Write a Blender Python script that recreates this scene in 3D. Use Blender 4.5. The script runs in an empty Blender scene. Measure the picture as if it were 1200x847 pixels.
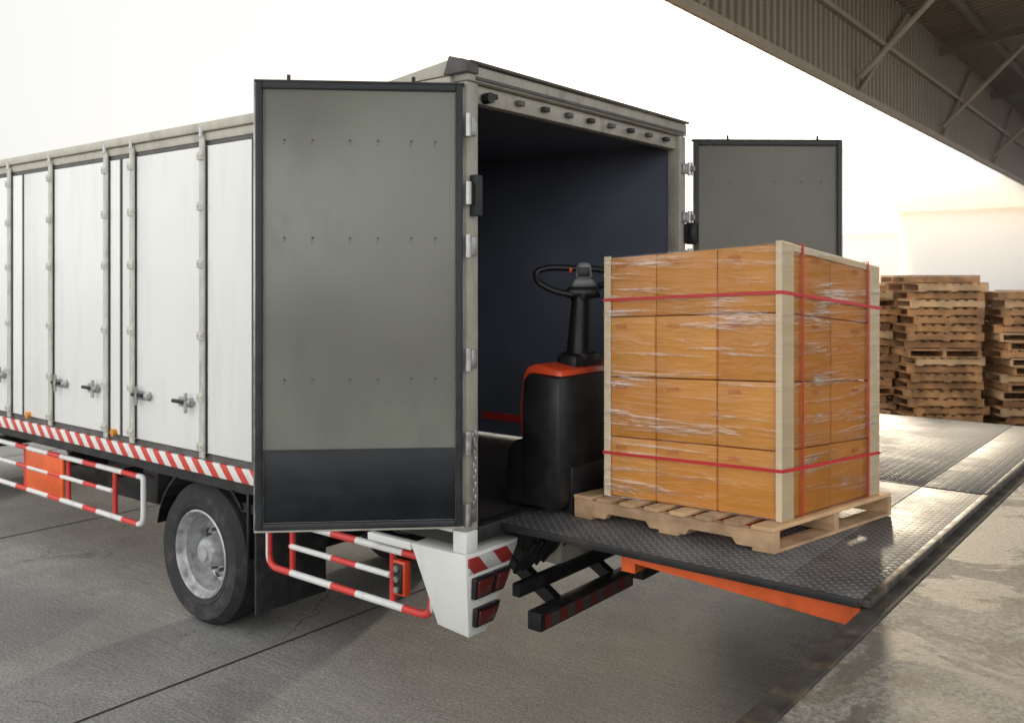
import bpy, bmesh, math, random
from mathutils import Vector, Matrix
random.seed(7)
sc = bpy.context.scene
COL = sc.collection

# ------------------------------------------------------------------ materials
class NT:
    def __init__(s, nt):
        s.nt = nt
    def n(s, typ, **kw):
        nd = s.nt.nodes.new(typ)
        for k, v in kw.items():
            setattr(nd, k, v)
        return nd
    def l(s, a, b):
        s.nt.links.new(a, b)
    def math(s, op, a, b=None, c=None, clamp=False):
        nd = s.n('ShaderNodeMath', operation=op)
        nd.use_clamp = clamp
        for i, v in enumerate((a, b, c)):
            if v is None: continue
            if isinstance(v, (int, float)): nd.inputs[i].default_value = v
            else: s.l(v, nd.inputs[i])
        return nd.outputs[0]
    def mix(s, f, a, b, blend='MIX'):
        nd = s.n('ShaderNodeMix', data_type='RGBA', blend_type=blend)
        for i, v in ((0, f), (6, a), (7, b)):
            if isinstance(v, (int, float)): nd.inputs[i].default_value = v
            elif isinstance(v, tuple): nd.inputs[i].default_value = (*v[:3], 1)
            else: s.l(v, nd.inputs[i])
        return nd.outputs[2]
    def noise(s, vec, scale, detail=3, rough=.55, dist=0):
        nd = s.n('ShaderNodeTexNoise')
        nd.inputs['Scale'].default_value = scale
        nd.inputs['Detail'].default_value = detail
        nd.inputs['Roughness'].default_value = rough
        nd.inputs['Distortion'].default_value = dist
        s.l(vec, nd.inputs['Vector'])
        return nd.outputs[0]
    def ramp(s, f, lo, hi):
        nd = s.n('ShaderNodeMapRange')
        nd.inputs[1].default_value = lo; nd.inputs[2].default_value = hi
        nd.interpolation_type = 'SMOOTHSTEP'
        s.l(f, nd.inputs[0])
        return nd.outputs[0]
    def mapping(s, vec, scale=(1,1,1), rot=(0,0,0)):
        nd = s.n('ShaderNodeMapping')
        nd.inputs['Scale'].default_value = scale
        nd.inputs['Rotation'].default_value = rot
        s.l(vec, nd.inputs['Vector'])
        return nd.outputs[0]

def start(name):
    m = bpy.data.materials.new(name); m.use_nodes = True
    t = NT(m.node_tree)
    bs = m.node_tree.nodes['Principled BSDF']
    tc = t.n('ShaderNodeTexCoord').outputs['Object']
    return m, t, bs, tc

def mat(name, col, rough=.5, metal=0, var=.15, vs=3, bump=0, bs_=60, dirt=None, damt=.5, dscale=(2,2,.5), coat=0, spec=.5, bd=.01):
    m, t, b, tc = start(name)
    n1 = t.ramp(t.noise(tc, vs, 2), .3, .7)
    dark = tuple(c*(1-var) for c in col)
    c = t.mix(n1, dark, tuple(min(1, c*(1+var*.3)) for c in col))
    if dirt:
        n2 = t.ramp(t.noise(t.mapping(tc, dscale), 2.5, 5, .65), .48, .75)
        c = t.mix(t.math('MULTIPLY', n2, damt), c, dirt)
    t.l(c, b.inputs['Base Color'])
    r = t.math('ADD', t.math('MULTIPLY', n1, .12), rough-.06)
    t.l(r, b.inputs['Roughness'])
    b.inputs['Metallic'].default_value = metal
    b.inputs['Coat Weight'].default_value = coat
    b.inputs['Specular IOR Level'].default_value = spec
    if bump:
        bn = t.n('ShaderNodeBump'); bn.inputs['Strength'].default_value = bump
        bn.inputs['Distance'].default_value = bd
        t.l(t.noise(tc, bs_, 3), bn.inputs['Height']); t.l(bn.outputs[0], b.inputs['Normal'])
    return m

def stripes(name, ca, cb, vec, period, duty=.5, rough=.4):
    m, t, b, tc = start(name)
    sep = t.n('ShaderNodeSeparateXYZ'); t.l(tc, sep.inputs[0])
    acc = None
    for i in range(3):
        if vec[i]:
            x = t.math('MULTIPLY', sep.outputs[i], vec[i]/period)
            acc = x if acc is None else t.math('ADD', acc, x)
    f = t.math('GREATER_THAN', t.math('FRACT', t.math('ADD', acc, 100.0)), duty)
    dn = t.ramp(t.noise(tc, 9, 5, .7), .5, .8)
    c = t.mix(f, ca, cb)
    c = t.mix(t.math('MULTIPLY', dn, .35), c, (.16,.13,.11))
    t.l(c, b.inputs['Base Color']); b.inputs['Roughness'].default_value = rough
    return m

M = {}
M['white'] = mat('truck_panel_paint', (.90,.905,.87), .34, var=.03, vs=1.3, dirt=(.66,.66,.60), damt=.30, dscale=(3,3,.35), bump=.25, bs_=1.6, bd=.02)
M['trim'] = mat('truck_trim_paint', (.58,.55,.46), .4, var=.12, vs=8, dirt=(.25,.21,.17), damt=.5)
M['trimdark'] = mat('dark_trim_rail', (.12,.115,.11), .5, var=.3, vs=8)  # plain dark colour for rail lines, post backing and small fittings
M['post'] = mat('post_paint', (.62,.62,.55), .38, var=.12, vs=10, dirt=(.3,.26,.2), damt=.5, dscale=(8,8,2))
M['seam'] = mat('rubber_seam', (.05,.05,.055), .7)
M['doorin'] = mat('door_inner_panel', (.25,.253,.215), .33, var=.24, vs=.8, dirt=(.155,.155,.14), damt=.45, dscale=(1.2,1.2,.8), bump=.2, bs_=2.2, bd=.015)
M['doorin_shaded'] = mat('far_door_inner_panel_shaded', (.16,.148,.125), .4, var=.18, vs=1.2, dirt=(.11,.105,.09), damt=.4, dscale=(1.2,1.2,.8))  # same panel as the near door, backlit shade put into a darker colour
M['kick'] = mat('door_kick_plate', (.013,.016,.020), .42, var=.25, vs=4, dirt=(.04,.04,.042), damt=.35, dscale=(1,1,5), spec=.35)
M['gasket'] = mat('door_gasket', (.032,.034,.038), .55, var=.3, vs=10)
M['frame'] = mat('rear_frame_paint', (.44,.42,.36), .4, var=.15, vs=5, dirt=(.20,.17,.13), damt=.6, dscale=(5,5,1.5))
M['inner'] = mat('cargo_wall_lining', (.125,.14,.185), .6, var=.10, vs=2)
M['floorw'] = mat('cargo_floor', (.05,.042,.04), .6, var=.3, vs=5)
M['steel'] = mat('galvanised_steel', (.5,.5,.49), .35, metal=.8, var=.25, vs=20)
M['black'] = mat('black_chassis', (.02,.02,.021), .5, var=.4, vs=8, dirt=(.08,.07,.065), damt=.5, dscale=(2,2,2))
M['blackp'] = mat('black_plastic', (.011,.011,.013), .42, var=.2, vs=8, dirt=(.035,.035,.036), damt=.4, dscale=(3,3,3))
M['rubber'] = mat('tyre_rubber', (.030,.030,.033), .75, var=.3, vs=9, dirt=(.11,.10,.09), damt=.6, dscale=(3,3,3), bump=.2, bs_=80)
M['rim'] = mat('wheel_rim_paint', (.52,.53,.54), .34, metal=.25, var=.2, vs=12, dirt=(.16,.12,.09), damt=.75, dscale=(5,5,5))
M['orange'] = mat('orange_paint', (.82,.13,.025), .4, var=.15, vs=5, dirt=(.35,.08,.03), damt=.5, dscale=(4,4,2))
M['redp'] = mat('red_truck_shroud', (.75,.08,.022), .3, var=.1, vs=5, coat=.3)
M['lampred'] = mat('lamp_red_lens', (.13,.02,.016), .15, var=.2, vs=30, coat=.6)
M['lampamb'] = mat('lamp_amber_lens', (.8,.3,.03), .2, var=.1, coat=.5)
M['grey'] = mat('grey_console', (.22,.22,.23), .4, var=.1)
M['wood'] = mat('pallet_wood', (.54,.35,.20), .75, var=.32, vs=7, dirt=(.25,.15,.085), damt=.65, dscale=(1,6,6), bump=.2, bs_=40)
M['wood2'] = mat('pallet_wood_aged', (.50,.26,.11), .8, var=.5, vs=3, dirt=(.14,.07,.03), damt=.75, dscale=(3,3,6))
M['wood3'] = mat('pallet_wood_pale', (.70,.45,.24), .8, var=.3, vs=3)
M['cream'] = mat('edge_protector_board', (.78,.65,.46), .5, var=.05, vs=6, dirt=(.62,.5,.35), damt=.3)
M['strap'] = mat('red_strap', (.62,.03,.035), .3, var=.1)
M['ink'] = mat('red_print_ink', (.60,.12,.03), .6, var=.2, vs=40)
M['redwhite'] = stripes('reflective_red_white_band', (.66,.07,.05), (.82,.82,.79), (1,0,1), .17)
M['redwhiteY'] = stripes('reflective_red_white_board', (.34,.03,.03), (.58,.58,.56), (0,1,1), .24)
M['redblackY'] = stripes('bumper_red_dark_band', (.22,.03,.025), (.10,.095,.09), (0,1,0), .16)
M['pipe'] = stripes('guard_pipe_red_white', (.72,.06,.05), (.80,.80,.78), (1,0,0), .62, .36)
M['piper'] = mat('guard_pipe_red', (.68,.05,.045), .35, var=.15, vs=10)
M['glass'] = mat('cab_glass', (.02,.025,.03), .08, var=.1)
M['bwall'] = mat('warehouse_wall', (.94,.93,.90), .7, var=.02, vs=.2)
M['bband'] = mat('warehouse_eave', (.66,.65,.62), .7, var=.05, vs=.3)
M['btan'] = mat('annex_wall', (.78,.71,.60), .7, var=.05, vs=.3)
M['cano'] = mat('canopy_steel', (.22,.18,.13), .5, var=.2, vs=1)
M['canost'] = mat('canopy_strut', (.38,.32,.24), .5, var=.15, vs=4)
for i, c in enumerate([(.70,.295,.040), (.66,.27,.034), (.73,.32,.048), (.68,.285,.038)]):
    M['card%d' % i] = mat('carton_board_%d' % i, c, .5, var=.08, vs=4, dirt=(.56,.22,.03), damt=.35, dscale=(2,2,5))

def corrugated():
    m, t, b, tc = start('corrugated_cladding')
    sep = t.n('ShaderNodeSeparateXYZ'); t.l(tc, sep.inputs[0])
    s = t.math('SINE', t.math('MULTIPLY', sep.outputs[1], 2*math.pi/.2))
    n = t.noise(t.mapping(tc, (1,1,.2)), 3, 4)
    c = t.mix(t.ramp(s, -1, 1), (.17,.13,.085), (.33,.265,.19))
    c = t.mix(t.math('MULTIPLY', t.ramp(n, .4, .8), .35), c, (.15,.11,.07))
    t.l(c, b.inputs['Base Color']); b.inputs['Roughness'].default_value = .5
    bn = t.n('ShaderNodeBump'); bn.inputs['Strength'].default_value = .6; bn.inputs['Distance'].default_value = .03
    t.l(s, bn.inputs['Height']); t.l(bn.outputs[0], b.inputs['Normal'])
    return m
M['corr'] = corrugated()

def concrete(name, base, stain, wet=0, brush=True, scale=1.0):
    m, t, b, tc = start(name)
    big = t.ramp(t.noise(tc, .4*scale, 5, .62, .4), .35, .68)
    mid = t.ramp(t.noise(tc, 2.6*scale, 7, .72), .34, .70)
    fine = t.noise(tc, 55, 5, .85)
    lo = tuple(c*.68 for c in base)
    c = t.mix(big, lo, base)
    c = t.mix(t.math('MULTIPLY', mid, .6), c, stain)
    c = t.mix(1.0, c, t.mix(t.ramp(fine, .25, .75), (.14,.14,.14), (.86,.86,.86)), 'OVERLAY')
    h = fine
    if brush:
        br = t.noise(t.mapping(tc, (1.5,34,1)), 1.6, 4, .75)
        msk = t.ramp(t.noise(tc, .7, 3), .25, .60)
        wf = t.math('MULTIPLY', t.math('MULTIPLY', t.ramp(br, .42, .62), .55), msk)
        c = t.mix(wf, c, tuple(x*.45 for x in base))
        h = t.math('ADD', fine, t.math('MULTIPLY', br, 1.1))
    spots = t.ramp(t.noise(tc, 1.1*scale, 6, .75, 1.2), .59, .70)
    c = t.mix(t.math('MULTIPLY', spots, .55), c, tuple(x*.3 for x in base))
    sp2 = t.ramp(t.noise(tc, 9, 4, .7), .62, .70)
    c = t.mix(t.math('MULTIPLY', sp2, .5), c, tuple(x*.35 for x in base))
    vo = t.n('ShaderNodeTexVoronoi', feature='DISTANCE_TO_EDGE'); vo.inputs['Scale'].default_value = .45*scale
    dn = t.n('ShaderNodeTexNoise'); dn.inputs['Scale'].default_value = 3; dn.inputs['Detail'].default_value = 4
    t.l(tc, dn.inputs['Vector'])
    va = t.n('ShaderNodeVectorMath', operation='MULTIPLY_ADD'); va.inputs[1].default_value = (.35,.35,0)
    t.l(dn.outputs[1], va.inputs[0]); t.l(tc, va.inputs[2]); t.l(va.outputs[0], vo.inputs['Vector'])
    cr = t.math('LESS_THAN', vo.outputs['Distance'], .0028)
    crm = t.math('MULTIPLY', cr, t.ramp(t.noise(tc, .8, 2), .50, .60))
    c = t.mix(t.math('MULTIPLY', crm, .6), c, (.04,.035,.03))
    rr = t.math('ADD', .70, t.math('MULTIPLY', fine, .1))
    if wet:
        wm = t.ramp(t.noise(tc, 1.5, 7, .70, .9), .495, .53)
        w2 = t.ramp(t.noise(tc, 3.4, 6, .75, .4), .55, .58)
        c = t.mix(t.math('MULTIPLY', wm, wet), c, tuple(x*.36 for x in base))
        c = t.mix(t.math('MULTIPLY', w2, wet*.7), c, (base[0]*.46, base[1]*.40, base[2]*.28))
        rr = t.math('SUBTRACT', rr, t.math('MULTIPLY', wm, .22*wet))
    t.l(c, b.inputs['Base Color'])
    t.l(rr, b.inputs['Roughness'])
    b.inputs['Specular IOR Level'].default_value = .35
    bn = t.n('ShaderNodeBump'); bn.inputs['Strength'].default_value = .55; bn.inputs['Distance'].default_value = .010
    t.l(h, bn.inputs['Height']); t.l(bn.outputs[0], b.inputs['Normal'])
    return m
M['ground'] = concrete('yard_concrete', (.345,.338,.325), (.20,.197,.19))
M['dock'] = concrete('dock_concrete', (.42,.39,.335), (.24,.22,.18), wet=.75, brush=False, scale=1.6)
M['joint'] = mat('joint_sealant', (.03,.028,.026), .8)
M['angle'] = mat('dock_edge_steel', (.085,.078,.07), .6, metal=.3, var=.4, vs=10, dirt=(.24,.18,.12), damt=.8, dscale=(3,3,3))

def tread():
    m, t, b, tc = start('diamond_tread_plate')
    v = t.mapping(tc, (25,25,25), (0,0,math.radians(45)))
    sep = t.n('ShaderNodeSeparateXYZ'); t.l(v, sep.inputs[0])
    u0 = t.math('ADD', sep.outputs[0], 1000); v0 = t.math('ADD', sep.outputs[1], 1000)
    fu = t.math('SUBTRACT', t.math('FRACT', u0), .5)
    fv = t.math('SUBTRACT', t.math('FRACT', v0), .5)
    par = t.math('MODULO', t.math('ADD', t.math('FLOOR', u0), t.math('FLOOR', v0)), 2)
    def ell(a, c):
        x = t.math('POWER', t.math('ABSOLUTE', t.math('DIVIDE', a, .5)), 2)
        y = t.math('POWER', t.math('ABSOLUTE', t.math('DIVIDE', c, .18)), 2)
        return t.math('ADD', x, y)
    e = t.math('ADD', t.math('MULTIPLY', ell(fu, fv), par), t.math('MULTIPLY', ell(fv, fu), t.math('SUBTRACT', 1, par)))
    h = t.math('SUBTRACT', 1, e, clamp=True)
    n = t.ramp(t.noise(tc, 1.6, 6, .7), .35, .65)
    c = t.mix(n, (.085,.085,.088), (.19,.187,.182))
    c = t.mix(t.math('MULTIPLY', h, .7), c, (.42,.415,.41))
    rs = t.ramp(t.noise(tc, 5, 5, .7), .58, .70)
    c = t.mix(t.math('MULTIPLY', rs, .5), c, (.17,.115,.075))
    t.l(c, b.inputs['Base Color'])
    t.l(t.math('ADD', .55, t.math('MULTIPLY', n, .15)), b.inputs['Roughness'])
    b.inputs['Metallic'].default_value = .2
    bn = t.n('ShaderNodeBump'); bn.inputs['Strength'].default_value = .8; bn.inputs['Distance'].default_value = .004
    t.l(h, bn.inputs['Height']); t.l(bn.outputs[0], b.inputs['Normal'])
    return m
M['tread'] = tread()

def film():
    m = bpy.data.materials.new('stretch_film'); m.use_nodes = True
    t = NT(m.node_tree); m.node_tree.nodes.clear()
    out = t.n('ShaderNodeOutputMaterial')
    tc = t.n('ShaderNodeTexCoord').outputs['Object']
    st = t.noise(t.mapping(tc, (1.0,1.0,13), (math.radians(5),math.radians(7),0)), 1.5, 4, .58, .4)
    wr = t.noise(t.mapping(tc, (2,2,5)), 2.0, 3, .5, 1.2)
    bigm = t.ramp(t.noise(tc, 2.6, 2), .42, .60)
    tr = t.n('ShaderNodeBsdfTransparent'); tr.inputs[0].default_value = (1,.985,.96,1)
    gl = t.n('ShaderNodeBsdfGlossy'); gl.inputs['Roughness'].default_value = .13
    df = t.n('ShaderNodeBsdfDiffuse'); df.inputs[0].default_value = (.95,.90,.80,1)
    bn = t.n('ShaderNodeBump'); bn.inputs['Strength'].default_value = 1; bn.inputs['Distance'].default_value = .013
    t.l(t.math('ADD', st, t.math('MULTIPLY', wr, .9)), bn.inputs['Height'])
    t.l(bn.outputs[0], gl.inputs['Normal'])
    lw = t.n('ShaderNodeFresnel'); lw.inputs[0].default_value = 1.45
    m1 = t.n('ShaderNodeMixShader')
    sm = t.math('MULTIPLY', t.ramp(st, .50, .66), t.math('ADD', .25, t.math('MULTIPLY', bigm, .9)))
    t.l(t.math('MULTIPLY', lw.outputs[0], t.math('ADD', 1.0, t.math('MULTIPLY', sm, 5.0)), clamp=True), m1.inputs[0]); t.l(tr.outputs[0], m1.inputs[1]); t.l(gl.outputs[0], m1.inputs[2])
    m2 = t.n('ShaderNodeMixShader')
    t.l(t.math('MULTIPLY', sm, .07), m2.inputs[0]); t.l(m1.outputs[0], m2.inputs[1]); t.l(df.outputs[0], m2.inputs[2])
    t.l(m2.outputs[0], out.inputs[0])
    return m
M['film'] = film()

# ------------------------------------------------------------------ geometry builder
class B:
    def __init__(s, name, parent=None):
        s.name = name; s.parent = parent; s.bm = bmesh.new(); s.mats = []
    def mi(s, k):
        if k not in s.mats: s.mats.append(k)
        return s.mats.index(k)
    def hexa(s, P, k):
        vs = [s.bm.verts.new(p) for p in P]
        i = s.mi(k)
        for f in ((0,3,2,1),(4,5,6,7),(0,1,5,4),(1,2,6,5),(2,3,7,6),(3,0,4,7)):
            fc = s.bm.faces.new([vs[j] for j in f]); fc.material_index = i
    def _merge(s, tb, k):
        i = s.mi(k)
        for f in tb.faces: f.material_index = i
        me = bpy.data.meshes.new('t'); tb.to_mesh(me); tb.free(); s.bm.from_mesh(me); bpy.data.meshes.remove(me)
    def box(s, lo, hi, k, bev=0, mtx=None):
        x0,y0,z0 = lo; x1,y1,z1 = hi
        P = [(x0,y0,z0),(x1,y0,z0),(x1,y1,z0),(x0,y1,z0),(x0,y0,z1),(x1,y0,z1),(x1,y1,z1),(x0,y1,z1)]
        if mtx is not None: P = [mtx @ Vector(p) for p in P]
        if not bev: s.hexa(P, k); return
        s.bhexa(P, k, bev)
    def bhexa(s, P, k, bev, seg=2):
        tb = bmesh.new()
        vs = [tb.verts.new(p) for p in P]
        for f in ((0,3,2,1),(4,5,6,7),(0,1,5,4),(1,2,6,5),(2,3,7,6),(3,0,4,7)):
            tb.faces.new([vs[j] for j in f])
        bmesh.ops.bevel(tb, geom=tb.edges[:], offset=bev, segments=seg, affect='EDGES', profile=.5)
        s._merge(tb, k)
    def prism(s, pts, vec, k, bev=0):
        tb = bmesh.new()
        a = [tb.verts.new(p) for p in pts]
        b = [tb.verts.new(Vector(p)+Vector(vec)) for p in pts]
        n = len(pts)
        tb.faces.new(a); tb.faces.new(b[::-1])
        for i in range(n):
            tb.faces.new([a[i], b[i], b[(i+1)%n], a[(i+1)%n]])
        bmesh.ops.recalc_face_normals(tb, faces=tb.faces[:])
        if bev: bmesh.ops.bevel(tb, geom=tb.edges[:], offset=bev, segments=2, affect='EDGES', profile=.5)
        s._merge(tb, k)
    def cyl(s, p1, p2, r, k, seg=16, r2=None):
        p1 = Vector(p1); p2 = Vector(p2); d = p2-p1
        tb = bmesh.new()
        bmesh.ops.create_cone(tb, cap_ends=True, segments=seg, radius1=r, radius2=r if r2 is None else r2, depth=d.length)
        q = d.to_track_quat('Z', 'Y').to_matrix().to_4x4()
        bmesh.ops.transform(tb, matrix=Matrix.Translation((p1+p2)/2) @ q, verts=tb.verts[:])
        s._merge(tb, k)
    def lathe(s, prof, c, sgn, k, seg=56):
        tb = bmesh.new(); rings = []
        for r, d in prof:
            if r < 1e-4:
                rings.append([tb.verts.new((c[0], c[1]+sgn*d, c[2]))])
            else:
                rings.append([tb.verts.new((c[0]+r*math.cos(2*math.pi*i/seg), c[1]+sgn*d, c[2]+r*math.sin(2*math.pi*i/seg))) for i in range(seg)])
        for a, b in zip(rings, rings[1:]):
            for i in range(seg):
                j = (i+1) % seg
                if len(b) == 1: tb.faces.new([a[i], a[j], b[0]])
                elif len(a) == 1: tb.faces.new([a[0], b[j], b[i]])
                else: tb.faces.new([a[i], a[j], b[j], b[i]])
        bmesh.ops.recalc_face_normals(tb, faces=tb.faces[:])
        s._merge(tb, k)
    def done(s, xf=None, ang=32):
        if xf:
            for v in s.bm.verts: v.co = Vector(xf(v.co))
        me = bpy.data.meshes.new(s.name)
        for f in s.bm.faces: f.smooth = True
        s.bm.to_mesh(me); s.bm.free()
        for k in s.mats: me.materials.append(M[k])
        me.set_sharp_from_angle(angle=math.radians(ang))
        ob = bpy.data.objects.new(s.name, me); COL.objects.link(ob)
        if s.parent: ob.parent = s.parent
        return ob

def empty(name):
    e = bpy.data.objects.new(name, None); COL.objects.link(e); e.empty_display_size = .3; return e

def pipe(name, pts, r, k, parent, cyclic=False, smooth_r=0.0):
    P = [Vector(p) for p in pts]
    out = []
    n = len(P)
    for i, p in enumerate(P):
        if (not cyclic and i in (0, n-1)) or smooth_r == 0: out.append(p); continue
        a = P[(i-1) % n]; c = P[(i+1) % n]
        da = (a-p); dc = (c-p)
        rr = min(smooth_r, da.length*.45, dc.length*.45)
        s0 = p+da.normalized()*rr; s1 = p+dc.normalized()*rr
        for j in range(7):
            u = j/6
            out.append(s0*(1-u)**2 + p*2*u*(1-u) + s1*u*u)
    cu = bpy.data.curves.new(name, 'CURVE'); cu.dimensions = '3D'; cu.bevel_depth = r; cu.bevel_resolution = 5
    cu.use_fill_caps = True
    sp = cu.splines.new('POLY'); sp.points.add(len(out)-1)
    for q, o in zip(sp.points, out): q.co = (*o, 1)
    sp.use_cyclic_u = cyclic
    cu.materials.append(M[k])
    ob = bpy.data.objects.new(name, cu); COL.objects.link(ob)
    if parent: ob.parent = parent
    return ob

# ------------------------------------------------------------------ ground
g = B('ground'); g.hexa([(-500,-500,-.5),(500,-500,-.5),(500,700,-.5),(-500,700,-.5),(-500,-500,0),(500,-500,0),(500,700,0),(-500,700,0)], 'ground'); g.done()
j = B('pavement_joints')
for X in (-13.2, -9.1, -5.0):
    j.box((X-.009,-12,.003), (X+.009,45,.004), 'joint')
for Y in (-2.6, 1.3, 7.6, 13.6, 20):
    j.box((-40,Y-.009,.0055), (-1.25,Y+.009,.0065), 'joint')
j.done()

# ------------------------------------------------------------------ loading dock
dk = empty('loading_dock')
b = B('dock_platform', dk)
b.box((-1.13,-6,0.001), (9,45,1.045), 'dock'); b.done()
b = B('dock_edge_angle', dk)
b.box((-1.232,-6,.90), (-1.133,45,1.05), 'angle', .006)
b.box((-1.21,-6,.002), (-1.14,45,.895), 'angle')
b.done()

def leveler(name, y0, y1, x0=-3.21):
    e = empty(name)
    b = B('tread_deck', e)
    b.box((x0,y0,1.068), (-1.60,y1,1.086), 'tread', .003)
    b.box((-1.597,y0,1.066), (-1.236,y1,1.084), 'tread', .003)
    b.done()
    b = B('side_skirt', e)
    for yy in (y0+.03, y1-.05):
        b.prism([(x0+.80,yy,1.064),(-1.25,yy,1.064),(-1.25,yy,.950),(x0+.80,yy,1.015)], (0,.02,0), 'orange')
    for i in range(6):
        yy = y0+.25+i*(y1-y0-.5)/5
        b.box((x0+.7,yy-.03,.97), (-1.25,yy+.03,1.064), 'black')
    b.box((x0+.75,y0+.06,.95), (x0+.83,y1-.06,1.064), 'orange')
    b.done()
    b = B('edge_bar', e)
    b.box((x0,y0-.014,1.05), (-1.24,y0-.002,1.088), 'black', .003)
    b.box((-1.236,y0,1.055), (-1.20,y1,1.0885), 'angle', .003)
    b.done()
leveler('dock_leveler_plate', 3.95, 6.34)
leveler('dock_leveler_plate', 6.37, 9.5)

# ------------------------------------------------------------------ truck
tr = empty('box_truck')
YS, YF = 3.65, 6.10
XR, XF = -3.19, -10.3
ZT = 3.56
b = B('cargo_box_shell', tr)
b.box((XF,YS+.02,1.19), (XR-.08,YS+.06,3.46), 'white')
b.box((XF,YF-.06,1.19), (XR-.08,YF-.02,3.46), 'white')
b.box((XF,YS+.06,1.19), (XF+.05,YF-.06,3.46), 'white')
b.box((XF,YS+.01,3.463), (XR-.12,YF-.01,3.52), 'trim', .01)
b.box((XF,YS-.03,3.47), (XR-.10,YS+.005,3.535), 'trim', .008)
b.box((XF,YS-.005,3.405), (XR-.10,YS+.018,3.465), 'trim', .004)
b.box((XF,YS+.0,3.375), (XR-.10,YS+.017,3.402), 'trimdark')
b.box((XF,YS-.0,1.185), (XR-.10,YS+.018,1.225), 'trimdark')
b.done()
b = B('cargo_lining', tr)
b.box((XF+.06,YF-.075,1.12), (XR-.10,YF-.063,3.455), 'inner')
b.box((XF+.06,YS+.063,1.12), (XR-.10,YS+.075,3.455), 'inner')
b.box((XF+.06,YS+.08,3.44), (XR-.10,YF-.08,3.458), 'inner')
b.box((XF+.055,YS+.08,1.12), (XF+.07,YF-.08,3.435), 'inner')
b.box((XF+.06,YS+.08,1.06), (XR-.02,YF-.08,1.10), 'floorw')
b.box((XR-1.9,YF-.082,1.24), (XR-.15,YF-.077,1.30), 'piper')
b.done()
b = B('side_door_panels', tr)
seams = [-10.12,-8.435,-6.747,-5.06,-3.40]
for a_, c_ in zip(seams, seams[1:]):
    b.box((a_+.022,YS-.008,1.235), (c_-.022,YS+.016,3.370), 'white', .004)
for s_ in seams:
    b.box((s_-.018,YS-.004,1.235), (s_+.018,YS+.015,3.37), 'seam')
b.done()
b = B('side_door_posts', tr)
for X in (-9.9,-9.05,-8.68,-7.885,-6.955,-6.56,-5.63,-4.7,-3.75):
    b.box((X-.022,YS-.034,1.20), (X+.022,YS-.009,3.44), 'post', .006)
    b.cyl((X+.03,YS-.028,1.2), (X+.03,YS-.028,3.42), .012, 'post', 10)
    b.box((X-.03,YS-.012,1.24), (X+.05,YS-.0085,3.365), 'trimdark')
    for Z in (1.28,1.62,2.05,2.55,2.95,3.30):
        b.box((X-.03,YS-.048,Z-.03), (X+.045,YS-.030,Z+.03), 'post', .005)
        for dx in (-.015,.03): b.cyl((X+dx,YS-.052,Z),(X+dx,YS-.046,Z),.006,'steel',8)
    b.cyl((X+.0,YS-.03,3.43), (X+.0,YS-.03,3.50), .016, 'steel', 8)
b.done()
b = B('side_door_latches', tr)
for X, s_ in ((-5.84,1),(-6.40,-1),(-7.16,1),(-7.69,-1),(-8.86,1),(-9.4,-1)):
    b.box((X-.085,YS-.022,1.535), (X+.085,YS-.010,1.605), 'steel', .006)
    b.box((X-.13,YS-.055,1.56), (X+.02,YS-.025,1.585), 'blackp', .006)
    b.cyl((X+.05*s_,YS-.05,1.50), (X+.05*s_,YS-.05,1.64), .013, 'steel', 10)
    b.box((X+.06,YS-.06,1.555), (X+.11,YS-.022,1.59), 'steel', .006)
b.done()
b = B('side_reflective_rail', tr)
b.box((XF,YS-.02,1.085), (XR-.36,YS+.03,1.182), 'redwhite', .006)
b.box((XR-.355,YS-.02,1.085), (XR-.10,YS+.03,1.182), 'white', .006)
b.box((XF,YS-.005,1.02), (XR-.1,YS+.03,1.083), 'black')
for X in (-6.83,-8.3,-9.6): b.cyl((X,YS-.04,1.25), (X,YS-.005,1.25), .028, 'lampamb', 16)
b.done()

b = B('rear_door_frame', tr)
b.box((XR-.10,YS-.01,1.10), (XR,YS+.085,3.50), 'frame', .008)
b.box((XR-.10,YF-.085,1.10), (XR,YF+.01,3.50), 'frame', .008)
b.box((XR-.10,YS-.01,3.502), (XR+.01,YF+.01,ZT+.03), 'frame', .010)
b.box((XR-.10,YS+.088,3.40), (XR-.03,YF-.088,3.498), 'frame', .006)
b.box((XR-.02,YS-.012,ZT+.032), (XR+.035,YF+.012,ZT+.047), 'trimdark', .004)
b.box((XR-.10,YS+.088,1.02), (XR-.005,YF-.088,1.105), 'black', .006)
b.box((XR-.10,YS-.01,.98), (XR-.003,YS+.085,1.097), 'white', .006)
b.box((XR-.10,YF-.085,.98), (XR-.003,YF+.01,1.097), 'white', .006)
b.prism([(XR-.85,YS-.035,3.535),(XR-.12,YS-.035,3.62),(XR-.02,YS-.035,3.62),(XR-.02,YS-.035,3.60),(XR-.12,YS-.035,3.54)], (0,.05,0), 'trim', .003)
b.prism([(XR-.14,YS-.045,3.54),(XR-.10,YS-.045,3.64),(XR+.03,YS-.045,3.60),(XR+.03,YS-.045,3.54)], (0,.10,0), 'trimdark', .006)
b.box((XR+.001,YS+.05,3.512),(XR+.022,YF-.05,3.53),'trimdark',.003)
for i in range(9):
    yy = YS+.22+i*.245
    b.box((XR-.026,yy-.028,3.435), (XR+.008,yy+.028,3.465), 'gasket' if i % 2 == 0 else 'trimdark', .006)
b.cyl((XR-.02,YS+.16,3.43),(XR+.03,YS+.16,3.43),.030,'blackp')
b.done()
b = B('rear_hinges', tr)
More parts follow.
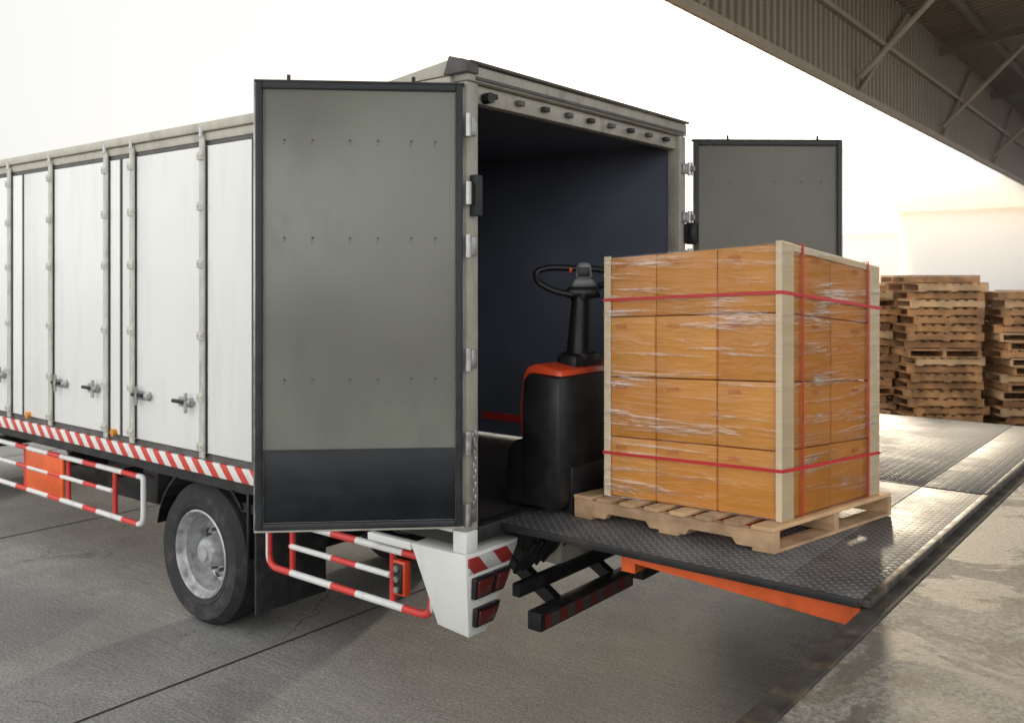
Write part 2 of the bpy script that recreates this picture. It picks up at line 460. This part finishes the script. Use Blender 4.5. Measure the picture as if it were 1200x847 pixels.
for Z in (1.20,1.58,2.02,2.62,2.90,3.26):
    b.box((XR+.002,YS-.012,Z-.05), (XR+.022,YS+.05,Z+.05), 'steel', .004)
    b.cyl((XR+.022,YS-.022,Z-.06), (XR+.022,YS-.022,Z+.06), .018, 'steel', 12)
    b.box((XR+.002,YF-.06,Z-.04), (XR+.022,YF+.02,Z+.04), 'steel', .004)
    b.cyl((XR+.025,YF+.025,Z-.05), (XR+.025,YF+.025,Z+.05), .018, 'steel', 12)
    b.box((XR+.02,YF+.01,Z-.02), (XR+.07,YF+.05,Z+.02), 'steel', .004)
b.box((XR+.0,YS+.01,2.78), (XR+.055,YS+.06,3.0), 'gasket', .008)
b.box((XR+.0,YF-.03,2.70), (XR+.09,YF+.06,2.86), 'blackp', .02)
b.done()
b = B('post_chain', tr)
for i in range(12):
    z = 1.62-i*.034
    if i % 2: b.box((XR+.024,YS+.010,z-.022), (XR+.032,YS+.034,z+.022), 'steel', .003)
    else: b.box((XR+.016,YS+.018,z-.022), (XR+.040,YS+.026,z+.022), 'steel', .003)
b.done()

def rear_door(name, hinge, dirv, width, nrm, pk='doorin', u0=.012):
    hx, hy = hinge
    d = Vector((dirv[0], dirv[1], 0)).normalized(); n = Vector((nrm[0], nrm[1], 0)).normalized()
    m = Matrix(((d.x, n.x, 0, hx), (d.y, n.y, 0, hy), (0,0,1,0), (0,0,0,1)))
    z0, z1 = 1.14, 3.47
    b = B(name, tr)
    w = width
    b.box((u0,-.045,z0), (w,0,z1), 'white', .006, m)
    g_ = .035
    b.box((u0,.002,z0), (u0+g_,.028,z1), 'gasket', .008, m)
    b.box((w-g_,.002,z0), (w,.028,z1), 'gasket', .008, m)
    b.box((u0+g_,.002,z0), (w-g_,.027,z0+g_), 'gasket', .006, m)
    b.box((u0+g_,.002,z1-g_), (w-g_,.027,z1), 'gasket', .006, m)
    b.box((u0-.01,-.047,z0-.012), (w+.01,.02,z0-.001), 'frame', .003, m)
    b.box((u0-.01,-.047,z1+.001), (w+.01,.02,z1+.012), 'seam', .003, m)
    b.box((w+.001,-.047,z0), (w+.012,.018,z1), 'steel', .003, m)
    b.box((u0+g_+.003,.001,1.555), (w-g_-.003,.010,z1-g_-.003), pk, .002, m)
    b.box((u0+g_+.003,.001,z0+g_+.003), (w-g_-.003,.013,1.550), 'kick', .002, m)
    b.box((u0+g_+.003,.0135,1.545), (w-g_-.003,.016,1.556), 'gasket', 0, m)
    for Z in (3.17,2.66,1.92):
        for u in (.14,.27,.45,.60,.80,.95):
            uu = u*w/1.12+.02
            p = m @ Vector((uu,.009,Z)); q = m @ Vector((uu,.014,Z)); b.cyl(p, q, .007, 'trimdark', 8)
            p = m @ Vector((uu+.004,.009,Z-.02)); q = m @ Vector((uu+.004,.012,Z-.02)); b.cyl(p, q, .004, 'trimdark', 6)
    for u in (.25*w,.85*w):
        p = m @ Vector((u,-.02,z1)); q = m @ Vector((u,-.02,z1+.045)); b.cyl(p, q, .010, 'gasket', 8)
    for u in (.22,.75*w):
        p = m @ Vector((u,-.07,z0)); q = m @ Vector((u,-.07,z1)); b.cyl(p, q, .014, 'steel', 10)
    return b.done()
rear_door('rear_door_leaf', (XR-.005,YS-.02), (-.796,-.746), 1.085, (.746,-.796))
rear_door('rear_door_leaf_far', (XR+.03,YF+.03), (.80,.66), 1.125, (.66,-.80), 'doorin_shaded', .02)

WZ = .49
def wheel(b, x, y, sgn, dish=True):
    c = (x, y, WZ)
    b.lathe([(.30,.035),(.325,.008),(.34,.004),(.345,.008),(.385,0),(.43,.006),(.440,.004),(.462,.03),(.475,.045),(.489,.06),(.490,.09),(.478,.093),(.478,.105),(.490,.108),(.491,.138),(.478,.141),(.478,.153),(.491,.156),(.490,.186),(.478,.189),(.478,.20),(.489,.203),(.488,.23),(.462,.26),(.385,.285),(.30,.26)], c, sgn, 'rubber', 72)
    if dish:
        b.lathe([(.302,.035),(.306,.018),(.296,.012),(.286,.024),(.282,.05),(.262,.075),(.256,.17),(.245,.215),(.225,.225),(.20,.205),(.165,.185),(.115,.183),(.108,.12),(.098,.07),(.085,.055),(.055,.05),(.05,.035),(0,.033)], c, sgn, 'rim', 56)
        for i in range(10):
            a = 2*math.pi*i/10
            p = Vector((x+.142*math.cos(a), y+sgn*.186, WZ+.142*math.sin(a)))
            b.cyl(p, p+Vector((0,-sgn*.045,0)), .014, 'trimdark', 6)
        for i in range(8):
            a = 2*math.pi*(i+.5)/8
            p = Vector((x+.215*math.cos(a), y+sgn*.222, WZ+.215*math.sin(a)))
            b.cyl(p+Vector((0,sgn*.02,0)), p+Vector((0,-sgn*.008,0)), .026, 'seam', 14)
    else:
        b.lathe([(.302,.035),(.29,.05),(.28,.12),(.2,.2),(0,.2)], c, sgn, 'rim', 40)
b = B('rear_wheels', tr)
WX = -5.74
wheel(b, WX, 3.665, 1); wheel(b, WX, 3.985, 1, False)
wheel(b, WX, 6.085, -1); wheel(b, WX, 5.765, -1, False)
b.cyl((WX,4.2,.49),(WX,5.6,.49),.075,'black')
b.cyl((WX,4.7,.49),(WX,5.1,.49),.20,'black',20,.20)
b.done(xf=lambda v: (WX+(v.x-WX)*1.02, v.y, v.z*1.02-.004))
b = B('front_wheels', tr)
wheel(b, -11.6, 3.78, 1); wheel(b, -11.6, 5.97, -1)
b.cyl((-11.6,4.0,.49),(-11.6,5.8,.49),.06,'black')
b.done()

b = B('chassis', tr)
for y in (4.38,5.28):
    b.box((-12,y,.72), (XR-.15,y+.08,.98), 'black', .006)
    b.box((WX-.75,y-.01,.60), (WX+.75,y+.07,.66), 'black')
    b.box((WX-.5,y-.01,.55), (WX+.5,y+.07,.60), 'black')
for X in (-9.5,-8.2,-7.0,-5.2,-4.3,-3.45):
    b.box((X-.04,YS+.1,.985), (X+.04,YF-.1,1.058), 'black')
    b.box((X-.05,4.46,.76), (X+.05,5.28,.92), 'black')
b.cyl((-8.6,5.55,.75),(-7.2,5.55,.75),.27,'black',28)
b.box((-7.55,3.95,.62),(-6.95,4.33,.92),'black',.02)
b.cyl((-7.8,4.25,.66),(-8.7,4.25,.66),.14,'black',20)
b.box((-6.72,3.80,.70),(-6.50,4.2,.98),'black',.02)
b.done()
b = B('wheel_guard', tr)
pts = []
for i in range(13):
    a = math.radians(168-i*(168-40)/12)
    pts.append((WX+.60*math.cos(a), .49+.60*math.sin(a)))
for (xa,za),(xb,zb_) in zip(pts, pts[1:]):
    b.hexa([(xa,3.70,za),(xb,3.70,zb_),(xb,4.33,zb_),(xa,4.33,za),(xa,3.70,za+.025),(xb,3.70,zb_+.025),(xb,4.33,zb_+.025),(xa,4.33,za+.025)], 'blackp')
b.box((-6.35,3.71,.985),(-5.20,3.73,1.085),'black')
b.box((-5.30,3.72,.86),(-5.12,4.33,.92),'black')
b.box((-5.13,3.70,.20),(-5.11,4.30,.98),'rubber',.006)
b.box((-5.22,3.70,.55),(-5.195,3.74,1.0),'blackp',.004)
b.done()
def guard(tag, x0, x1, z0, z1, mids, y=3.70, r=.022):
    pipe('side_guard_loop_'+tag, [(x1-.05,y,z1),(x0,y,z1),(x0,y,z0),(x1,y,z0),(x1,y,z1),(x1-.05,y,z1)], r, 'pipe', tr, False, .09)
    for X in mids:
        pipe('side_guard_post', [(X,y+.02,z0-.01),(X,y+.02,z1+.02)], .020, 'piper', tr)
guard('front', -9.6, -6.52, .56, .93, (-9.2,-8.55,-7.75,-6.98))
pipe('side_guard_bar', [(-9.6,3.70,.76),(-6.98,3.70,.76)], .018, 'pipe', tr)
guard('rear', -4.97, -3.50, .56, .88, (-4.75,-3.83))
pipe('side_guard_bar', [(-4.75,3.70,.73),(-3.83,3.70,.73)], .018, 'pipe', tr)
b = B('side_guard_fittings', tr)
b.box((-8.50,3.69,.58),(-7.80,3.715,.93),'orange',.008)
for X in (-9.2,-7.75,-6.98,-4.75,-3.83): b.box((X-.03,3.74,.86),(X+.03,4.38,.92),'black')
b.box((-3.80,3.685,.63),(-3.70,3.74,.83),'redp',.01)
b.box((-3.785,3.676,.645),(-3.715,3.684,.815),'blackp',.004)
for i in range(3): b.cyl((-3.75,3.66,.67+.06*i),(-3.75,3.677,.67+.06*i),.018,'steel',12)
b.done()

def lamp_housing(y_side, sg, nm):
    b = B(nm, tr)
    ys = y_side
    def Y(d): return ys+sg*d
    zt_, zb_ = .975, .52
    P = [(-3.44,Y(.05),zb_+.02),(XR-.02,Y(.05),zb_),(XR-.02,Y(.20),zb_),(-3.44,Y(.20),zb_+.02),
         (-3.60,Y(0),zt_),(XR,Y(0),zt_),(XR,Y(.46),zt_),(-3.60,Y(.46),zt_)]
    if sg < 0: P = [P[3],P[2],P[1],P[0],P[7],P[6],P[5],P[4]]
    b.bhexa(P, 'white', .008)
    def q(f, z):
        k = (z-zb_)/(zt_-zb_)
        y0 = .05*(1-k); y1 = .20*(1-k)+.46*k
        return Y(y0+(y1-y0)*f)
    def plate(f0,f1,z0,z1,k,th):
        b.prism([(XR-.012,q(f0,z0),z0),(XR-.012,q(f1,z0),z0),(XR-.002,q(f1,z1),z1),(XR-.002,q(f0,z1),z1)], (th+.01,0,0), k, .003)
    plate(.04,.96,.865,.955,'redwhiteY',.006)
    plate(.10,.55,.73,.845,'blackp',.022); plate(.15,.50,.745,.83,'lampred',.034)
    plate(.58,.92,.73,.845,'blackp',.022); plate(.62,.88,.745,.83,'lampred',.034)
    plate(.12,.88,.58,.68,'blackp',.022); plate(.18,.82,.595,.665,'lampred',.034)
    b.box((-3.95,min(Y(0),Y(.05)),.93),(-3.60,max(Y(0),Y(.05)),.975),'white',.006)
    b.done()
lamp_housing(YS-.02, 1, 'rear_lamp_housing')
lamp_housing(YF+.02, -1, 'rear_lamp_housing_far')
b = B('rear_underrun_bumper', tr)
b.box((XR+.02,4.14,.44),(XR+.12,5.16,.55),'black',.012)
b.box((XR+.121,4.18,.455),(XR+.124,5.13,.53),'redblackY')
b.box((XR+.02,5.28,.44),(XR+.12,5.86,.55),'black',.012)
for y in (4.40,5.0,5.42): b.prism([(XR+.03,y,.47),(XR-.45,y,.74),(XR-.45,y,.84),(XR+.03,y,.55)], (0,.06,0), 'black')
b.box((XR-.10,4.15,.60),(XR-.04,5.85,.68),'black',.01)
b.box((XR-.35,4.62,.66),(XR-.08,5.22,.98),'trim',.02)
b.box((XR-.12,4.18,.86),(XR-.05,4.6,.97),'black',.01)
for i in range(5): b.cyl((XR-.12,4.2+i*.07,.72),(XR+.0,4.25+i*.07,.9),.012,'blackp',8)
b.done()
for i in range(4):
    y = 4.25+i*.11
    pipe('air_hose', [(XR-.30,y,.95),(XR-.22,y+.02,.80),(XR-.12,y+.05,.70+.02*i),(XR-.05,y+.09,.82),(XR-.06,y+.10,.96)], .011, 'blackp', tr, False, .08)

b = B('cab', tr)
pf = [(-10.45,.75),(-10.45,2.75),(-10.75,2.95),(-11.8,2.9),(-12.35,1.95),(-12.45,.95),(-12.4,.45),(-12.05,.45),(-12.0,.8),(-11.85,1.02),(-11.35,1.02),(-11.2,.75)]
b.prism([(x,3.75,z) for x, z in pf], (0,2.25,0), 'white', .03)
b.prism([(-10.85,3.74,1.85),(-10.85,3.74,2.65),(-11.7,3.74,2.6),(-12.1,3.74,1.85)], (0,.02,0), 'glass')
b.prism([(-11.88,3.9,2.77),(-12.34,3.9,2.0),(-12.36,3.9,2.02),(-11.90,3.9,2.79)], (0,1.95,0), 'glass')
b.done()

# ------------------------------------------------------------------ pallet geometry
def pallet_geo(b, o, ux, uy, z, k='wood', full=True):
    o = Vector((*o, 0)); ux = Vector((*ux, 0)); uy = Vector((*uy, 0))
    def P(a, c, h): v = o+ux*a+uy*c; return (v.x, v.y, z+h)
    def bx(a0,a1,c0,c1,h0,h1,bev=0, kk=None):
        Q = [P(a0,c0,h0),P(a1,c0,h0),P(a1,c1,h0),P(a0,c1,h0),P(a0,c0,h1),P(a1,c0,h1),P(a1,c1,h1),P(a0,c1,h1)]
        if bev: b.bhexa(Q, kk or k, bev, 1)
        else: b.hexa(Q, kk or k)
    bv = .003 if full else 0
    for c in (0, .475, .962):
        if full:
            prof = [(0,.018),(.17,.018),(.19,.050),(.39,.050),(.41,.018),(.59,.018),(.61,.050),(.81,.050),(.83,.018),(1,.018),(1,.108),(0,.108)]
            b.prism([P(a, c, h) for a, h in prof], uy*.038, k, 0)
        else:
            bx(0,1,c,c+.05,.018,.105)
    n = 8
    for i in range(n):
        w = .075 if i not in (0,n-1) else .10
        a = i*(1-.10)/(n-1)
        r = random.uniform(-.008,.008)*(1 if full else 1.5)
        bx(a, a+w, -.004+r, 1.004+r, .109, .130, bv, random.choice(('wood','wood','wood3')) if full else None)
    for a in (0, .455, .90):
        bx(a, a+.10, 0, 1, 0, .017, bv)

ZP = 1.0875
po = (-2.95,4.30); pN = (-1.77,4.32); pR = (-1.54,5.46)
lp = empty('wooden_pallet')
b = B('pallet_boards', lp)
pallet_geo(b, po, (pN[0]-po[0], pN[1]-po[1]), (pR[0]-pN[0], pR[1]-pN[1]), ZP)
b.done()

N0, L0, R0 = Vector((-1.79,4.45)), Vector((-2.785,4.39)), Vector((-1.60,5.38))
zb = ZP+.1325
zt = {'N':2.63,'L':2.565,'R':2.51,'K':2.465}
def SP(s, t, h):
    p = N0 + (L0-N0)*s + (R0-N0)*t
    top = zt['N']*(1-s)*(1-t)+zt['L']*s*(1-t)+zt['R']*(1-s)*t+zt['K']*s*t
    return (p.x, p.y, zb+(top-zb)*h)
def shex(b, s0,s1,t0,t1,h0,h1,k,bev=0,seg=2):
    Q = [SP(s1,t0,h0),SP(s0,t0,h0),SP(s0,t1,h0),SP(s1,t1,h0),SP(s1,t0,h1),SP(s0,t0,h1),SP(s0,t1,h1),SP(s1,t1,h1)]
    if bev: b.bhexa(Q, k, bev, seg)
    else: b.hexa(Q, k)
st = empty('carton_stack')
b = B('cartons', st)
S_ = [0,.345,.70,1.0]; T_ = [0,.5,1]
for hi in range(4):
    for si in range(3):
        for ti in range(2):
            r = lambda: random.uniform(-.004,.004)
            shex(b, S_[si]+.003+r()*.6, S_[si+1]-.003, T_[ti]+.003+r()*.8, T_[ti+1]-.003, hi/4+.0018, (hi+1)/4-.0018, 'card%d' % random.randrange(4), .008)
b.done()
b = B('carton_prints', st)
def mark(face, u0, h0, w=.062, hgt=.015):
    e = .0045; th = .0015
    def pr(a0,a1,c0,c1):
        if face == 'L': shex(b, a0,a1,-e,-e+th,c0,c1,'ink')
        else: shex(b, -e,-e+th,a0,a1,c0,c1,'ink')
    t_ = .0012
    pr(u0,u0+w,h0,h0+t_); pr(u0,u0+w,h0+hgt-t_,h0+hgt); pr(u0,u0+.0018,h0,h0+hgt); pr(u0+w-.0018,u0+w,h0,h0+hgt)
    for i in range(4):
        a = u0+.010+i*.0125
        pr(a,a+.0022,h0+.0045,h0+hgt-.004)
        if i % 2: pr(a+.002,a+.006,h0+.0045,h0+.006)
        else: pr(a+.002,a+.006,h0+hgt-.0055,h0+hgt-.004)
for hi in range(4):
    for u in (.215,.56,.88):
        mark('L', u, (hi+.80)/4)
    for u in (.30,.72): mark('R', u, (hi+.80)/4)
b.done()
b = B('edge_protectors', st)
e0, e1 = -.012, -.006
shex(b, e0,.020,e0,e1,0,1.006,'cream'); shex(b, e0,e1,e1+.0005,.10,0,1.006,'cream')
shex(b, .972,1.012,e0,e1,0,1.004,'cream'); shex(b, 1.006,1.012,e1+.0005,.08,0,1.004,'cream')
shex(b, e0,e1,.90,1.012,0,1.004,'cream'); shex(b, e1+.0005,.07,1.006,1.012,0,1.004,'cream')
shex(b, e0-.0005,e1-.001,.101,.899,.978,1.004,'cream')
b.done()
b = B('red_straps', st)
for h in (.175,.815):
    o = .017; q = .0155
    shex(b, -o,1+o,-o,-q,h,h+.0125,'strap'); shex(b, -o,-q,-q+.0003,1+o,h,h+.0125,'strap')
    shex(b, 1+q,1+o,-q+.0003,1+o,h,h+.0125,'strap'); shex(b, -q,1+q,1+q,1+o,h,h+.0125,'strap')
for t in (.17,.86):
    shex(b, -.0195,-.018,t,t+.014,0,1.012,'strap'); shex(b, -.018,1.018,t,t+.014,1.009,1.0115,'strap')
    shex(b, 1.018,1.0195,t,t+.014,0,1.012,'strap')
b.done()
bm = bmesh.new()
def filmface(f):
    nu, nh = 60, 90
    grid = []
    for i in range(nu+1):
        row = []
        for k in range(nh+1):
            u, h = i/nu, k/nh
            w = .0006*math.sin(u*13+h*30)+.0005*math.sin(u*7-h*45+1.3)
            edge = min(u,1-u)*12
            w *= min(1, edge)
            o = -.0138+w*.6
            if f == 'L': p = SP(-.0138+u*1.0276, o, h)
            else: p = SP(o, -.0138+u*1.0276, h)
            row.append(bm.verts.new(p))
        grid.append(row)
    for i in range(nu):
        for k in range(nh):
            fc = bm.faces.new([grid[i][k], grid[i+1][k], grid[i+1][k+1], grid[i][k+1]]); fc.smooth = True
filmface('L'); filmface('R')
me = bpy.data.meshes.new('stretch_wrap'); bm.to_mesh(me); bm.free(); me.materials.append(M['film'])
ob = bpy.data.objects.new('stretch_wrap', me); COL.objects.link(ob); ob.parent = st

# ------------------------------------------------------------------ electric pallet truck
pt = empty('electric_pallet_truck')
FZ = 1.102
b = B('body', pt)
pf = [(-3.37,FZ+.03),(-3.38,FZ+.16),(-3.36,FZ+.34),(-3.31,FZ+.40),(-3.0,FZ+.40),(-3.0,FZ+.03)]
b.prism([(x,4.20,z) for x, z in pf], (0,.74,0), 'blackp', .015)
pf = [(-3.29,FZ+.401),(-3.30,FZ+.60),(-3.275,FZ+.78),(-3.24,FZ+.835),(-3.18,FZ+.85),(-3.0,FZ+.82),(-3.0,FZ+.401)]
b.prism([(x,4.235,z) for x, z in pf], (0,.67,0), 'redp', .02)
pf = [(-3.245,FZ+.10),(-3.25,FZ+.60),(-3.235,FZ+.76),(-3.20,FZ+.80),(-2.975,FZ+.785),(-2.975,FZ+.06),(-3.2,FZ+.06)]
b.prism([(x,4.185,z) for x, z in pf], (0,.77,0), 'blackp', .02)
b.done()
b = B('mast_cover', pt)
b.box((-3.17,4.42,FZ+.80),(-3.02,4.70,FZ+.90),'blackp',.03)
b.cyl((-3.10,4.56,FZ+.86),(-3.08,4.56,FZ+1.24),.075,'blackp',24,.055)
b.cyl((-3.10,4.56,FZ+.86),(-3.10,4.56,FZ+.90),.10,'gasket',24)
b.box((-3.14,4.51,FZ+1.20),(-3.02,4.61,FZ+1.30),'blackp',.03)
b.done()
e = Vector((.80,.60,0)); nf = Vector((.60,-.80,0)); hc = Vector((-3.075,4.56,0))
def H(a, z, o=0): v = hc+e*a+nf*o; return (v.x, v.y, z)
b = B('tiller_head', pt)
def hb(a0,a1,o0,o1,z0,z1,k,bev,tp=0):
    Q = [H(a0,z0,o1),H(a1,z0,o1),H(a1,z0,o0),H(a0,z0,o0),H(a0+tp,z1,o1),H(a1-tp,z1,o1),H(a1-tp,z1,o0),H(a0+tp,z1,o0)]
    b.bhexa(Q, k, bev, 3)
hb(-.11,.12,-.05,.06,2.33,2.40,'blackp',.028,.02)
hb(-.07,.09,-.04,.055,2.395,2.45,'grey',.02,.025)
hb(-.045,.065,-.035,.05,2.44,2.545,'grey',.026,.015)
hb(-.025,.045,.046,.058,2.46,2.515,'blackp',.006)
b.cyl(H(-.06,2.50),H(-.075,2.50),.022,'redp',12)
b.done()
pipe('tiller_loop', [H(.10,2.40,.02),H(.19,2.43),H(.19,2.48),H(.10,2.505),H(-.20,2.515),H(-.28,2.49),H(-.27,2.43,.03),H(-.18,2.375,.05),H(-.06,2.35,.05)], .019, 'blackp', pt, False, .06)
b = B('forks', pt)
for y in (4.50,5.02):
    b.prism([(-2.99,y,ZP+.035),(-2.99,y,ZP+.10),(-1.95,y,ZP+.095),(-1.85,y,ZP+.06),(-1.85,y,ZP+.035)], (0,.14,0), 'redp', .004)
b.box((-3.0,4.3,ZP+.02),(-2.965,4.85,ZP+.28),'blackp',.006)
b.done()
b = B('drive_wheel', pt)
b.cyl((-3.2,4.50,FZ+.075),(-3.2,4.62,FZ+.075),.073,'rubber',24)
for y in (4.27,4.85): b.cyl((-3.1,y,FZ+.05),(-3.1,y+.04,FZ+.05),.048,'rubber',18)
b.done()

# ------------------------------------------------------------------ stacked pallets in the yard
def pallet_stack(x, y, n, ang):
    b = B('pallet_stack')
    z = .0
    for i in range(n):
        a = ang+random.uniform(-.07,.07)+ (math.pi/2 if random.random()<.2 else 0)
        L = random.choice((1.1,1.2,1.2)); W = random.choice((1.0,1.1,1.15))
        ux = (math.cos(a)*L, math.sin(a)*L); uy = (-math.sin(a)*W, math.cos(a)*W)
        jx, jy = random.uniform(-.07,.07), random.uniform(-.07,.07)
        o = (x+jx-ux[0]/2-uy[0]/2, y+jy-ux[1]/2-uy[1]/2)
        pallet_geo(b, o, ux, uy, z, k=random.choice(('wood2','wood2','wood3')), full=False)
        z += .1315
    return b.done()
cy = math.radians(38)
for (u, z, n) in ((5.75,15.6,18),(6.98,15.1,19),(8.42,14.9,17),(7.9,17.6,18),(9.5,16.4,17),(9.8,14.8,16),(5.1,17.6,18),(6.4,17.8,20),(8.9,18.6,18)):
    pallet_stack(.784*u-.621*z, .621*u+.784*z, n, cy+random.uniform(-.1,.1))

# ------------------------------------------------------------------ canopy
cn = empty('loading_dock_canopy')
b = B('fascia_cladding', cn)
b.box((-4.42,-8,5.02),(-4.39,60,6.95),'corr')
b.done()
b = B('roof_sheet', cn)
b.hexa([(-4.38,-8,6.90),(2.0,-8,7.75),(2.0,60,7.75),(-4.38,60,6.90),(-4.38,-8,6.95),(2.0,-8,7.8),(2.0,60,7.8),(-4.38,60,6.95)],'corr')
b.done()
b = B('steelwork', cn)
b.box((-4.385,-8,5.02),(-4.30,60,5.09),'canost')
b.box((-4.385,-8,6.0),(-4.32,60,6.07),'canost')
for X in (-3.6,-2.6,-1.6,-.6,.4,1.4):
    z = 6.90+(X+4.38)*.1332
    b.box((X-.04,-8,z-.16),(X+.04,60,z-.01),'cano')
y = 2.9-5.2*2
while y < 60:
    b.cyl((-4.33,y,5.30),(-2.5,y,7.1),.045,'canost',10)
    b.prism([(-4.38,y-.05,6.62),(2,y-.05,7.45),(2,y-.05,7.60),(-4.38,y-.05,6.78)], (0,.1,0), 'cano')
    b.cyl((-4.33,y,5.10),(-4.33,y+2.6,6.8),.03,'canost',8)
    b.cyl((1.9,y,1.05),(1.9,y,7.6),.12,'canost',14)
    y += 5.2
b.done()
cn.location = (.44,0,0); cn.rotation_euler = (0,0,.02)

# ------------------------------------------------------------------ distant buildings
wh = empty('warehouse_building')
b = B('walls', wh)
b.box((-12.9,47,0.0),(14,75,5.65),'bwall')
b.box((-10.6,52,5.66),(14,75,10.2),'bwall')
b.box((-10.6,51.9,10.21),(14,75.1,10.5),'bband')
b.done()
b = B('eave', wh)
b.box((-13.0,46.4,5.66),(14.2,51.98,7.1),'bband')
b.done()
wh = empty('annex_building')
b = B('walls', wh)
b.box((-34,55,0),(-13.5,72,5.0),'btan')
b.prism([(-34.3,54.5,5.01),(-34.3,54.5,5.15),(-34.3,63,5.9),(-34.3,72.5,5.15),(-34.3,72.5,5.01)], (21,0,0), 'bband')
b.done()

# ------------------------------------------------------------------ light
el = math.radians(12); az = (-.298,.955)
sd = Vector((az[0]*math.cos(el), az[1]*math.cos(el), math.sin(el))).normalized()
w = bpy.data.worlds.new('World'); sc.world = w; w.use_nodes = True
t = NT(w.node_tree); w.node_tree.nodes.clear()
out = t.n('ShaderNodeOutputWorld')
sky = t.n('ShaderNodeTexSky'); sky.sky_type = 'NISHITA'; sky.sun_disc = False
sky.sun_elevation = el; sky.sun_rotation = math.atan2(az[0], az[1]) % (2*math.pi); sky.dust_density = 4; sky.air_density = 1
hs = t.n('ShaderNodeHueSaturation'); hs.inputs['Saturation'].default_value = .35
t.l(sky.outputs[0], hs.inputs['Color'])
bg1 = t.n('ShaderNodeBackground'); bg1.inputs[1].default_value = .05; t.l(hs.outputs[0], bg1.inputs[0])
tc = t.n('ShaderNodeTexCoord').outputs['Generated']
dt = t.n('ShaderNodeVectorMath', operation='DOT_PRODUCT'); t.l(tc, dt.inputs[0]); dt.inputs[1].default_value = sd
d = t.math('MAXIMUM', dt.outputs['Value'], 0)
sp = t.n('ShaderNodeSeparateXYZ'); t.l(tc, sp.inputs[0])
warm = t.math('POWER', d, 9)
colA = t.mix(warm, (.90,.90,.89), (1.0,.76,.38))
back_fill = t.math('MAXIMUM', t.math('MULTIPLY', dt.outputs['Value'], -1), 0)  # extra sky brightness added opposite the sun to fill camera-facing sides
sA = t.math('ADD', .78, t.math('ADD', t.math('MULTIPLY', back_fill, 1.75), t.math('MULTIPLY', t.math('MAXIMUM', sp.outputs[2], 0), .35)))
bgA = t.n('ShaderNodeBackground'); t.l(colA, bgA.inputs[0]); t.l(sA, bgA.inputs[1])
bgB = t.n('ShaderNodeBackground'); bgB.inputs[0].default_value = (1,.80,.50,1); t.l(t.math('MULTIPLY', t.math('POWER', d, 120), .8), bgB.inputs[1])
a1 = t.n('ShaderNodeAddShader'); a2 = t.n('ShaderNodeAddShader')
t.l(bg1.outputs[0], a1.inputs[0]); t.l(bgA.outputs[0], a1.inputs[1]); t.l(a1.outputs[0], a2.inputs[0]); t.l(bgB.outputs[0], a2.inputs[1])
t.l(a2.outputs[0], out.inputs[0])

sl = bpy.data.lights.new('sun', 'SUN'); sl.energy = 4.2; sl.angle = math.radians(2); sl.color = (1,.79,.52)
so = bpy.data.objects.new('sun', sl); COL.objects.link(so)
so.rotation_euler = (-sd).to_track_quat('-Z', 'Y').to_euler()

# low haze hanging over the far end of the yard
hm = bpy.data.materials.new('yard_haze'); hm.use_nodes = True
t = NT(hm.node_tree); hm.node_tree.nodes.clear()
o_ = t.n('ShaderNodeOutputMaterial'); vs_ = t.n('ShaderNodeVolumeScatter')
vs_.inputs['Color'].default_value = (1,.90,.74,1); vs_.inputs['Density'].default_value = .024; vs_.inputs['Anisotropy'].default_value = .6
t.l(vs_.outputs[0], o_.inputs['Volume'])
M['haze'] = hm
b = B('haze'); b.box((-28,15,.02),(8,46,9),'haze'); b.done()

# ------------------------------------------------------------------ camera
cam = bpy.data.cameras.new('camera'); co = bpy.data.objects.new('camera', cam); COL.objects.link(co)
co.location = (0,0,2.45); co.rotation_euler = (math.radians(90),0,math.atan2(.621,.784))
cam.sensor_width = 36; cam.lens = 31.98; cam.shift_y = -97.5/1200
cam.clip_end = 2000; cam.clip_start = .05
cam.dof.use_dof = True; cam.dof.focus_distance = 5.0; cam.dof.aperture_fstop = 3.0
sc.camera = co
sc.view_settings.view_transform = 'Standard'; sc.view_settings.look = 'None'; sc.view_settings.exposure = 0
